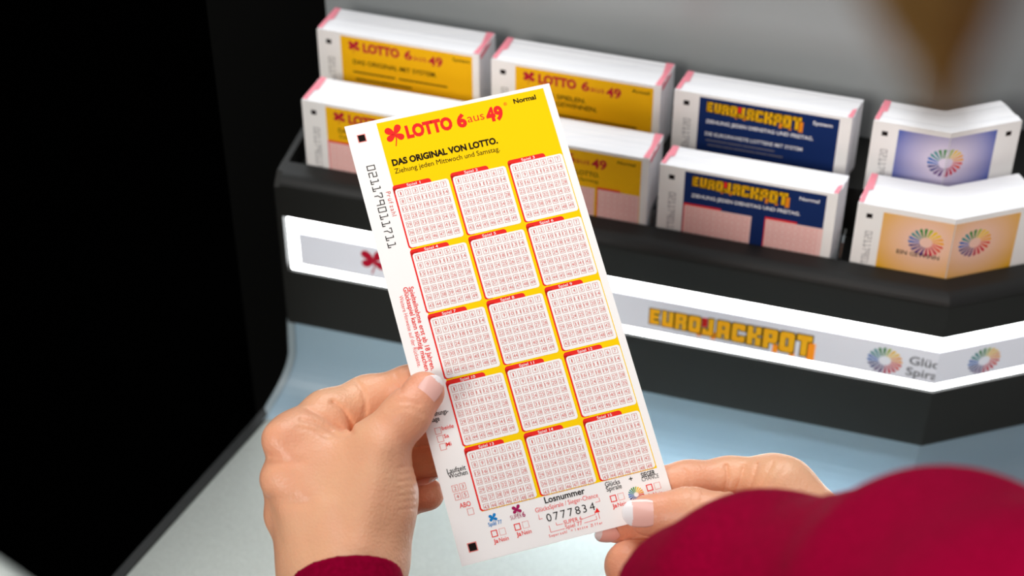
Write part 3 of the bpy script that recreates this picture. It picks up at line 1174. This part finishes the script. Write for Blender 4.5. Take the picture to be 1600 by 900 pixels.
def ellip(Pt, c, r, ax=None):
    q = Pt - np.asarray(c, np.float32)
    if ax is not None: q = q @ np.asarray(ax, np.float32).T
    r = np.asarray(r, np.float32)
    k0 = np.linalg.norm(q / r, axis=-1)
    k1 = np.linalg.norm(q / (r * r), axis=-1)
    return (k0 * (k0 - 1) / np.maximum(k1, 1e-6)).astype(np.float32)


def smin(a, b, k):
    h = np.maximum(k - np.abs(a - b), 0) / k
    return np.minimum(a, b) - h * h * k * .25


def surface_nets(D, origin, h):
    n0, n1, n2 = D.shape
    ins = D < 0
    cnt = np.zeros((n0 - 1, n1 - 1, n2 - 1), np.int8)
    for i in (0, 1):
        for j in (0, 1):
            for k in (0, 1):
                cnt += ins[i:n0 - 1 + i, j:n1 - 1 + j, k:n2 - 1 + k]
    act = (cnt > 0) & (cnt < 8)
    idx = np.full(act.shape, -1, np.int64)
    cells = np.argwhere(act)
    idx[act] = np.arange(len(cells))
    acc = np.zeros((len(cells), 3)); num = np.zeros(len(cells))
    corners = [(i, j, k) for i in (0, 1) for j in (0, 1) for k in (0, 1)]
    for a in range(8):
        for b in range(a + 1, 8):
            ca, cb = np.array(corners[a]), np.array(corners[b])
            if np.abs(ca - cb).sum() != 1: continue
            va = D[tuple((cells + ca).T)]; vb = D[tuple((cells + cb).T)]
            m = (va < 0) != (vb < 0)
            t = np.where(m, va / np.where(va - vb == 0, 1, va - vb), 0)
            p = ca + t[:, None] * (cb - ca)
            acc += p * m[:, None]; num += m
    V = (cells + acc / num[:, None]) * h + np.asarray(origin)
    F = []
    for ax in range(3):
        s0 = [slice(None)] * 3; s1 = [slice(None)] * 3
        s0[ax] = slice(0, -1); s1[ax] = slice(1, None)
        a, b = ins[tuple(s0)], ins[tuple(s1)]
        e = np.argwhere(a != b)
        o1, o2 = [(1, 2), (2, 0), (0, 1)][ax]
        sh = act.shape
        ok = (e[:, o1] > 0) & (e[:, o2] > 0) & (e[:, o1] < sh[o1]) & (e[:, o2] < sh[o2]) & (e[:, ax] < sh[ax])
        e = e[ok]
        fl = a[tuple(e.T)]
        def cid(d1, d2):
            c = e.copy(); c[:, o1] += d1; c[:, o2] += d2
            return idx[tuple(c.T)]
        q = np.stack([cid(-1, -1), cid(0, -1), cid(0, 0), cid(-1, 0)], 1)
        q = np.where(fl[:, None], q, q[:, ::-1])
        F.append(q[(q >= 0).all(1)])
    return V, np.concatenate(F)


def relax(V, F, it=2, lam=.5):
    for _ in range(it):
        S = np.zeros_like(V); n = np.zeros(len(V))
        for a, b in ((0, 1), (1, 2), (2, 3), (3, 0)):
            np.add.at(S, F[:, a], V[F[:, b]]); np.add.at(n, F[:, a], 1)
            np.add.at(S, F[:, b], V[F[:, a]]); np.add.at(n, F[:, b], 1)
        V = V + lam * (S / np.maximum(n, 1)[:, None] - V)
    return V


def grid_mesh(fn, lo, hi, h, it=2):
    lo, hi = np.asarray(lo, float), np.asarray(hi, float)
    n = np.ceil((hi - lo) / h).astype(int) + 1
    ax = [lo[i] + h * np.arange(n[i]) for i in range(3)]
    D = np.empty(n, np.float32)
    ch = max(1, int(600000 / (n[1] * n[2])))
    for s in range(0, n[0], ch):
        G = np.stack(np.meshgrid(ax[0][s:s + ch], ax[1], ax[2], indexing='ij'), -1).astype(np.float32)
        D[s:s + ch] = fn(G)
    V, F = surface_nets(D, lo, h)
    return relax(V, F, it), F


MM = 1e-3


def J(px, py, off):
    """joint of a hand: pixel and depth in mm behind (+) or before (-) the slip's plane, camera space"""
    return pcam(px, py, dT(px, py) + off * MM)


def groove(G, d, pl, depth, width, zmax=None):
    """skin fold carved along a pixel polyline on the side that faces the viewer"""
    px = 800 + FPX * G[..., 0] / G[..., 2]
    py = 450 + FPX * G[..., 1] / G[..., 2]
    best = np.full(px.shape, 1e9, np.float32)
    for (x0, y0), (x1, y1) in zip(pl[:-1], pl[1:]):
        dx, dy = x1 - x0, y1 - y0
        t = np.clip(((px - x0) * dx + (py - y0) * dy) / (dx * dx + dy * dy), 0, 1)
        best = np.minimum(best, (px - x0 - t * dx) ** 2 + (py - y0 - t * dy) ** 2)
    w = np.exp(-best / (width * 4.06) ** 2) * depth * 1.9 * MM
    if zmax is not None:
        w = np.where(G[..., 2] < zmax, w, 0)
    return d + w


def chain(G, js, rs, k=3 * MM):
    d = None
    for a, b, ra, rb in zip(js[:-1], js[1:], rs[:-1], rs[1:]):
        e = rcone(G, a, b, ra * MM, rb * MM)
        d = e if d is None else smin(d, e, k)
    return d


# left hand: joints as pixel, pixel, depth offset (mm) ; radii in mm
LW = J(532, 905, 6)
L_palm = [((526, 892, 4), (464, 688, 2), 14.5, 10.5), ((510, 900, 8), (458, 755, 8), 14, 10.5), ((503, 900, 14), (472, 815, 20), 12.5, 10.3),
          ((500, 905, 20), (492, 850, 32), 12, 9.3), ((536, 880, 4), (520, 745, 6), 18.5, 16.5), ((572, 866, 0), (588, 775, 0), 13.2, 14.4), ((558, 860, 8), (556, 760, 8), 16.5, 15.5)]
L_thumb = ([(577, 792, -1), (591, 698, -6), (634, 649, -10.0), (662, 613, -8.2)], [14.0, 10.2, 8.4, 7.7])
L_index = ([(464, 690, 4), (512, 652, 10), (574, 624, 15), (640, 603, 11), (692, 597, 7.8)], [10.5, 9.8, 8.5, 7.3, 6.9])
L_mid = ([(458, 757, 12), (520, 690, 34), (610, 668, 30), (700, 662, 14)], [10.5, 9.6, 8.6, 7.4])
L_ring = ([(472, 815, 24), (545, 735, 46), (640, 717, 36), (722, 716, 16)], [10, 9, 7.6, 7])
L_pinky = ([(492, 850, 36), (560, 795, 52), (628, 780, 44), (668, 772, 34)], [9, 8, 7.0, 6.4])
L_bumps = [((435, 685, -4.5), 5.4), ((434, 748, -1.0), 5.6), ((438, 806, 12), 5.0)]
# extensor tendons and a vein standing out on the back of the hand
L_ridges = [((440, 692, -5), (505, 840, -10), 3.0, 2.6), ((436, 750, -4), (486, 858, -6), 3.0, 2.6), ((520, 880, -14.6), (512, 800, -11.4), 2.0, 1.6), ((592, 705, -15), (560, 850, -14), 3.0, 2.6)]


def left_hand(G):
    d = None
    for a, b, ra, rb in L_palm:
        e = rcone(G, J(*a), J(*b), ra * MM, rb * MM)
        d = e if d is None else smin(d, e, 9 * MM)
    d = smin(d, rcone(G, J(535, 892, 4), J(548, 1000, -18), 19.5 * MM, 15.5 * MM), 10 * MM)
    for a, b, ra, rb in L_ridges:
        d = smin(d, rcone(G, J(*a), J(*b), ra * MM, rb * MM), 7 * MM)
    for a, r in L_bumps:
        d = smin(d, np.linalg.norm(G - J(*a).astype(np.float32), axis=-1) - r * MM, 6 * MM)
    out = d
    for (js, rs), k in ((L_thumb, 9), (L_index, 5), (L_mid, 4), (L_ring, 4), (L_pinky, 4)):
        f = chain(G, [J(*j) for j in js], rs, 4 * MM)
        out = np.minimum(out, smin(d, f, k * MM))
    g = lambda pl, dp, wd: groove(G, out, pl, dp, wd)
    out = g([(519, 629), (535, 640), (546, 658), (549, 676)], .75, 1.0)           # web fold
    out = g([(557, 596), (567, 610), (571, 628), (570, 645)], .45, .8)           # first finger crease
    out = g([(618, 583), (626, 598), (627, 612)], .35, .6)
    out = g([(606, 640), (620, 630), (640, 628), (655, 633)], .3, .6)           # thumb knuckle
    out = g([(604, 633), (618, 625), (632, 624)], .3, .5)
    out = g([(612, 645), (630, 637), (650, 640), (660, 648)], .25, .5)
    out = g([(480, 640), (505, 650), (528, 668), (545, 680)], .35, .8)
    out = g([(470, 655), (495, 662), (520, 676), (540, 684)], .3, .7)
    out = g([(466, 668), (490, 674), (515, 684)], .25, .6)
    out = g([(425, 715), (445, 722), (470, 722)], .4, 2.0)                       # valley between the knuckles
    out = g([(424, 778), (450, 783), (480, 785)], .4, 2.2)
    for k in range(7):
        y = 728 + k * 11
        out = g([(650, y), (634, y + 1), (622, y + 4)], .2, .5)
    return out


# right hand
R_palm = [((1345, 905, -6), (1222, 768, -2), 17, 12), ((1340, 925, 0), (1225, 815, 8), 17, 12), ((1320, 930, -14), (1170, 848, -12), 16, 12), ((1330, 940, 5), (1215, 860, 12), 16, 11)]
R_thumb = ([(1180, 850, -14), (1140, 820, -13), (1078, 804, -10), (1014, 805, -8.0)], [13, 11, 9.4, 7.6])
R_index = ([(1225, 766, 2), (1205, 756, 5), (1140, 754, 10), (1075, 757, 9.5), (1010, 764, 8.4)], [11.5, 10.4, 9.2, 8.4, 7.6])
R_mid = ([(1225, 815, 12), (1120, 815, 16), (1040, 822, 12), (962, 818, 8.6)], [11, 9.5, 8.6, 7.2])
R_ring = ([(1215, 855, 14), (1110, 868, 18), (1040, 880, 12), (984, 884, 4)], [11, 10, 9.5, 9.4])
R_pinky = ([(1215, 890, 14), (1120, 915, 16), (1050, 930, 10), (976, 932, 4)], [10, 9.5, 9.5, 8])


def right_hand(G):
    d = None
    for a, b, ra, rb in R_palm:
        e = rcone(G, J(*a), J(*b), ra * MM, rb * MM)
        d = e if d is None else smin(d, e, 9 * MM)
    d = smin(d, rcone(G, J(1345, 910, -6), pcam(1460, 1010, .60), 20 * MM, 23 * MM), 10 * MM)
    out = d
    for (js, rs), k in ((R_thumb, 7), (R_index, 6), (R_mid, 4), (R_ring, 4), (R_pinky, 4)):
        f = chain(G, [J(*j) for j in js], rs, 4 * MM)
        out = np.minimum(out, smin(d, f, k * MM))
    g = lambda pl, dp, wd: groove(G, out, pl, dp, wd)
    out = g([(1134, 727), (1137, 745), (1132, 768)], .6, .6)
    out = g([(1066, 730), (1076, 745), (1078, 760)], .35, .5)
    out = g([(1163, 728), (1157, 750), (1149, 770)], .5, .6)
    out = g([(1184, 726), (1176, 750), (1170, 770)], .5, .6)
    out = g([(1207, 724), (1196, 745), (1186, 768)], .4, .6)
    out = g([(1228, 730), (1215, 748), (1200, 768)], .3, .6)
    out = g([(1084, 770), (1080, 784), (1082, 795)], .25, .5)
    out = g([(1098, 770), (1095, 786), (1098, 798)], .2, .5)
    return out


def bounds(*sets, pad=6):
    lo = np.full(3, 1e9); hi = -lo
    for pts in sets:
        for p, r in pts:
            lo = np.minimum(lo, p - r * MM); hi = np.maximum(hi, p + r * MM)
    return lo - pad * MM, hi + pad * MM


def pts_of(*ch):
    return [(J(*j), r) for js, rs in ch for j, r in zip(js, rs)]


HRES = 0.7 * MM
lb = bounds(pts_of(L_thumb, L_index, L_mid, L_ring, L_pinky), [(J(*a), ra) for a, b, ra, rb in L_palm], [(J(548, 985, -18), 14)])
VL, FL = grid_mesh(left_hand, *lb, HRES, it=2)
VL = cam2world(VL)
rb_ = bounds(pts_of(R_thumb, R_index, R_mid, R_ring, R_pinky), [(J(*a), ra) for a, b, ra, rb in R_palm])
VR, FR = grid_mesh(right_hand, *rb_, HRES)
VR = cam2world(VR)

# torso, neck, head and arms (mostly outside the frame), coarser
WL = cam2world(J(548, 985, -16))
EL = np.array([-.030, .245, 1.055])
SL = np.array([-.010, .060, 1.330])
WR = cam2world(pcam(1400, 960, .655))
ER = P(1640, 1165, .43)
SR = np.array([.335, .115, 1.335])
HEAD = np.array([.185, .085, 1.655])


def body_sdf(G):
    f = lambda a, b, ra, rb: rcone(G, a, b, ra, rb)
    d = f(WL, EL, .020, .036)
    d = smin(d, f(EL, SL, .038, .05), .02)
    d = smin(d, f(WR, ER, .018, .026), .012)
    d = smin(d, f(ER, SR, .026, .045), .012)
    t = ellip(G, (.165, .075, 1.20), (.165, .10, .23))
    d = smin(d, t, .05)
    d = smin(d, ellip(G, (.165, .07, .98), (.16, .11, .13)), .05)
    d = smin(d, f((.165, .07, 1.36), (.18, .075, 1.54), .06, .055), .04)
    h = ellip(G, HEAD, (.073, .092, .105))
    h = smin(h, ellip(G, HEAD + (-.0, .045, -.06), (.05, .045, .055)), .03)
    h = smin(h, f(HEAD + (0, .088, .01), HEAD + (0, .108, -.022), .008, .012), .012)
    h = smin(h, ellip(G, HEAD + (0, .086, -.058), (.024, .012, .01)), .008)
    for s in (-1, 1):
        h = smin(h, ellip(G, HEAD + (s * .075, -.005, -.012), (.009, .02, .031)), .006)
        h = smin(h, ellip(G, HEAD + (s * .03, .078, .012), (.014, .012, .01)), .008)
    return smin(d, h, .025)


VB, FB = grid_mesh(body_sdf, (-.14, -.08, .86), (.46, .64, 1.80), 7 * MM)

skin = bpy.data.materials.new('skin')
skin.use_nodes = True
nt = skin.node_tree
b = nt.nodes['Principled BSDF']
b.inputs['Roughness'].default_value = .40
b.inputs['Specular IOR Level'].default_value = .4
b.inputs['Subsurface Weight'].default_value = .15
b.inputs['Subsurface Radius'].default_value = (1.0, .38, .22)
b.inputs['Subsurface Scale'].default_value = .004
at = nt.nodes.new('ShaderNodeAttribute'); at.attribute_name = 'blush'
tc = nt.nodes.new('ShaderNodeTexCoord')
n1 = nt.nodes.new('ShaderNodeTexNoise'); n1.inputs['Scale'].default_value = 70; n1.inputs['Detail'].default_value = 5
nt.links.new(tc.outputs['Object'], n1.inputs['Vector'])
ad = nt.nodes.new('ShaderNodeMath'); ad.operation = 'MULTIPLY_ADD'
ad.inputs[1].default_value = .55; ad.inputs[2].default_value = -.2
nt.links.new(n1.outputs['Fac'], ad.inputs[0])
su = nt.nodes.new('ShaderNodeMath'); su.operation = 'ADD'; su.use_clamp = True
nt.links.new(ad.outputs[0], su.inputs[0]); nt.links.new(at.outputs['Fac'], su.inputs[1])
mx = nt.nodes.new('ShaderNodeMix'); mx.data_type = 'RGBA'
mx.inputs[6].default_value = srgb(240, 182, 142)
mx.inputs[7].default_value = srgb(236, 144, 114)
nt.links.new(su.outputs[0], mx.inputs[0])
nt.links.new(mx.outputs[2], b.inputs['Base Color'])
n2 = nt.nodes.new('ShaderNodeTexVoronoi'); n2.inputs['Scale'].default_value = 850
n3 = nt.nodes.new('ShaderNodeTexNoise'); n3.inputs['Scale'].default_value = 260; n3.inputs['Detail'].default_value = 4
for n_ in (n2, n3): nt.links.new(tc.outputs['Object'], n_.inputs['Vector'])
mm = nt.nodes.new('ShaderNodeMath'); mm.operation = 'MULTIPLY_ADD'; mm.inputs[1].default_value = .5
nt.links.new(n2.outputs['Distance'], mm.inputs[0]); nt.links.new(n3.outputs['Fac'], mm.inputs[2])
bp = nt.nodes.new('ShaderNodeBump'); bp.inputs['Strength'].default_value = .38; bp.inputs['Distance'].default_value = .0006
nt.links.new(mm.outputs[0], bp.inputs['Height']); nt.links.new(bp.outputs['Normal'], b.inputs['Normal'])

person = empty('person', (.165, .07, 0), 'person in a magenta sweater holding the playslip with both hands', 'person')
Vall = np.concatenate([VL, VR, VB])
Fall = np.concatenate([FL, FR + len(VL), FB + len(VL) + len(VR)])
body = mesh_obj('body', Vall, Fall.tolist(), [skin], None, person, smooth=True)
tips = [(cam2world(J(*js[i])), w_) for (js, rs) in (L_thumb, L_index, L_mid, L_ring, L_pinky, R_thumb, R_index, R_mid, R_ring, R_pinky) for i, w_ in ((-1, 1.0), (-2, .55))]
tips += [(cam2world(J(*a)), .55) for a, r in L_bumps]
bl = np.zeros(len(Vall))
for p, w_ in tips:
    bl = np.maximum(bl, w_ * np.exp(-((Vall - p) ** 2).sum(1) / (2 * .011 ** 2)))
a_ = body.data.attributes.new('blush', 'FLOAT', 'POINT')
a_.data.foreach_set('value', (bl * .6).astype(np.float32))

# fingernails
nailm = mat('nail_pink', srgb(248, 192, 178), .2, spec=.5, coat=.35)
nailw = mat('nail_white_tip', srgb(252, 246, 244), .16, spec=.6, coat=.6)


def nail(js, rs, wd, ln, phi, shift, lift=.2, tipf=.8, name='fingernail'):
    c, pr = J(*js[-1]), J(*js[-2])
    t = c - pr; t /= np.linalg.norm(t)
    v = -c / np.linalg.norm(c)
    n = v - t * (v @ t); n /= np.linalg.norm(n)
    s = np.cross(t, n)
    ph = math.radians(phi)
    n, s = n * math.cos(ph) + s * math.sin(ph), s * math.cos(ph) - n * math.sin(ph)
    r = rs[-1] * MM
    R_ = r * 1.02
    nu, nv = 40, 20
    V, F, M = [], [], []
    th = wd * MM / 2 / R_
    for layer, lf in enumerate((lift, lift - .7)):
        for i in range(nu + 1):
            u = i / nu
            prof = (1 - abs(2 * u - 1) ** 3.2 * (.55 if u > .5 else .75)) ** .5
            for j in range(nv + 1):
                a = (2 * j / nv - 1)
                end = (1 - a * a) * (1.5 if u > .5 else -1.2) * abs(2 * u - 1) ** 2
                along = (u - .5) * ln + shift + end
                ang = a * th * prof
                rad = R_ + lf * MM - .35 * MM * (2 * u - 1) ** 2
                V.append(c + t * along * MM + n * rad * math.cos(ang) + s * rad * math.sin(ang))
    o = (nu + 1) * (nv + 1)
    at_ = lambda l, i, j: l * o + i * (nv + 1) + j
    for i in range(nu):
        for j in range(nv):
            a = (2 * (j + .5) / nv - 1)
            w_ = 1 if (i + .5) / nu > tipf + .10 * a * a - .02 else 0
            F.append((at_(0, i, j), at_(0, i, j + 1), at_(0, i + 1, j + 1), at_(0, i + 1, j))); M.append(w_)
            F.append((at_(1, i, j), at_(1, i + 1, j), at_(1, i + 1, j + 1), at_(1, i, j + 1))); M.append(w_)
    for i in range(nu):
        F.append((at_(0, i, 0), at_(0, i + 1, 0), at_(1, i + 1, 0), at_(1, i, 0))); M.append(0)
        F.append((at_(0, i, nv), at_(1, i, nv), at_(1, i + 1, nv), at_(0, i + 1, nv))); M.append(0)
    for j in range(nv):
        F.append((at_(0, nu, j), at_(0, nu, j + 1), at_(1, nu, j + 1), at_(1, nu, j))); M.append(1)
        F.append((at_(0, 0, j), at_(1, 0, j), at_(1, 0, j + 1), at_(0, 0, j + 1))); M.append(0)
    return mesh_obj(name, cam2world(np.array(V)), F, [nailm, nailw], M, person, smooth=True)


nail(*L_thumb, 9.0, 9.2, 10, -0.6, tipf=.88)
nail(*L_pinky, 8.0, 8.0, -70, 3.2)
nail(*R_thumb, 11.0, 11.5, 8, 2.8, tipf=.76)
nail(*R_mid, 8.0, 7.0, -40, 4.6)

# ------------------------------------------------------------------ sweater, trousers, shoes, hair
knit = mat('magenta_knit', srgb(142, 0, 44), .9, spec=.03, bump=(1400, .35, .0005), noise=(500, srgb(130, 0, 38), .4, .6))
CUFF = cam2world(J(541, 901, -16))
CUFFD = EL - CUFF; CUFFD /= np.linalg.norm(CUFFD)


def cuff_sdf(G):
    s = (G - CUFF.astype(np.float32)) @ CUFFD.astype(np.float32)
    outer = rcone(G, CUFF - CUFFD * .02, EL, .0170, .045)
    d = np.maximum(outer, -(outer + .0022))
    d = np.maximum(d, -s)
    d = np.maximum(d, s - .09)
    return d + .00035 * np.sin(s * 2400) * 0


lo = np.minimum(CUFF, CUFF + CUFFD * .09) - .045
hi = np.maximum(CUFF, CUFF + CUFFD * .09) + .045
VC, FC = grid_mesh(cuff_sdf, lo, hi, 1.0 * MM)


def SP(px, py, d, rp): return P(px, py, d), rp * d / FPX


SLEEVE = [SP(1092, 950, .60, 138), SP(1200, 955, .57, 178), SP(1325, 968, .53, 174), SP(1477, 990, .485, 226), SP(1640, 1125, .43, 255)]


def sweater_sdf(G):
    f = lambda a, b, ra, rb: rcone(G, a, b, ra, rb)
    c1 = CUFF + CUFFD * .075
    d = f(c1, EL, .031, .048)
    d = smin(d, f(EL, SL, .048, .062), .03)
    s = None
    for (a, ra), (b_, rb) in zip(SLEEVE[:-1], SLEEVE[1:]):
        e = f(a, b_, ra, rb)
        s = e if s is None else smin(s, e, .012)
    s = smin(s, f(WR, SLEEVE[3][0], .030, .037), .015)
    d = np.minimum(d, s)
    d = smin(d, f(SLEEVE[4][0], SR, .042, .062), .03)
    t = ellip(G, (.165, .075, 1.17), (.18, .118, .27))
    t = smin(t, ellip(G, (.165, .07, .98), (.175, .125, .14)), .06)
    d = smin(d, t, .05)
    # neck opening
    d = np.maximum(d, -ellip(G, (.178, .085, 1.47), (.075, .075, .07)))
    return d


VS, FS = grid_mesh(sweater_sdf, (-.12, -.12, .84), (.50, .64, 1.46), 4.5 * MM, it=3)
mesh_obj('sweater', np.concatenate([VC, VS]), np.concatenate([FC, FS + len(VC)]).tolist(), [knit], None, person, smooth=True)


def trousers_sdf(G):
    d = ellip(G, (.165, .07, .90), (.17, .12, .13))
    for s in (-1, 1):
        d = smin(d, rcone(G, np.array((.165 + s * .085, .07, .84)), np.array((.165 + s * .09, .06, .09)), .085, .05), .03)
    return np.maximum(d, -(G[..., 2] - .07))


VT, FT = grid_mesh(trousers_sdf, (-.05, -.1, .05), (.38, .24, 1.05), 9 * MM)
mesh_obj('trousers', VT, FT.tolist(), [mat('dark_denim', (.02, .022, .03, 1), .8)], None, person, smooth=True)
for s in (-1, 1):
    def shoe_sdf(G, s=s):
        d = smin(ellip(G, (.165 + s * .09, .10, .045), (.045, .13, .05)), rcone(G, np.array((.165 + s * .09, .06, .05)), np.array((.165 + s * .09, .06, .12)), .045, .046), .03)
        return np.maximum(d, -(G[..., 2] - .001))
    V_, F_ = grid_mesh(shoe_sdf, (.165 + s * .09 - .07, -.08, -.02), (.165 + s * .09 + .07, .26, .17), 6 * MM)
    mesh_obj('shoe', V_, F_.tolist(), [mat('shoe_black', (.012, .012, .012, 1), .5)], None, person, smooth=True)

hairm = mat('dark_blonde_hair', srgb(86, 62, 24), .6, spec=.25, noise=(300, srgb(104, 78, 36), .35, .7))


def hair():
    V, F = [], []

    def strand(p0, p1, p2, r0, r1, k=7):
        n = len(V)
        for i in range(k + 1):
            t = i / k
            c = (1 - t) ** 2 * p0 + 2 * t * (1 - t) * p1 + t * t * p2
            r = r0 + (r1 - r0) * t
            d = 2 * (1 - t) * (p1 - p0) + 2 * t * (p2 - p1); d = d / np.linalg.norm(d)
            a = np.cross(d, [0.31, .2, .9]); a /= np.linalg.norm(a); b_ = np.cross(d, a)
            for q in range(5):
                th = 2 * math.pi * q / 5
                V.append(c + r * (a * math.cos(th) + b_ * math.sin(th)))
        for i in range(k):
            for q in range(5):
                F.append((n + i * 5 + q, n + i * 5 + (q + 1) % 5, n + (i + 1) * 5 + (q + 1) % 5, n + (i + 1) * 5 + q))
        F.append(tuple(n + q for q in range(5))[::-1]); F.append(tuple(n + k * 5 + q for q in range(5)))

    rnd = random.Random(3)
    tip = P(1474, 225, .175)
    for i in range(420):
        x = rnd.uniform(-1.7, 1.7) if i % 5 else rnd.uniform(-2.8, 2.8)
        root_ = HEAD + np.array([-.07 + .01 * rnd.random(), .045 + .02 * x * .4, .035 + .02 * rnd.random()])
        top = P(1470 + 42 * x, -70 + rnd.uniform(-20, 20), .165 + .006 * rnd.gauss(0, 1))
        e = tip + (P(1474 + 14 * x, 225 - 110 * (abs(rnd.gauss(0, .3)) + .32 * abs(x)), .175) - tip)
        strand(root_, root_ + (top - root_) * .7 + np.array([0, 0, .012]), top, .001, .0009)
        strand(top, (top + e) / 2 + (P(1470 + 20 * x, 60, .17) - P(1470, 60, .17)) * .4, e, .0012, .0005)
    return V, F


hv, hf = hair()


def haircap(G):
    d = ellip(G, HEAD + (0, -.012, .012), (.084, .100, .108))
    d = smin(d, rcone(G, HEAD + (.0, -.07, -.03), HEAD + (0.02, -.085, -.20), .06, .035), .04)
    return np.maximum(d, -ellip(G, HEAD + (0, .075, -.03), (.062, .06, .085)))


VH, FH = grid_mesh(haircap, HEAD - (.13, .16, .28), HEAD + (.13, .13, .14), 6 * MM)
mesh_obj('hair', np.concatenate([np.array(hv), VH]), hf + (FH + len(hv)).tolist(), [hairm], None, person, smooth=True)
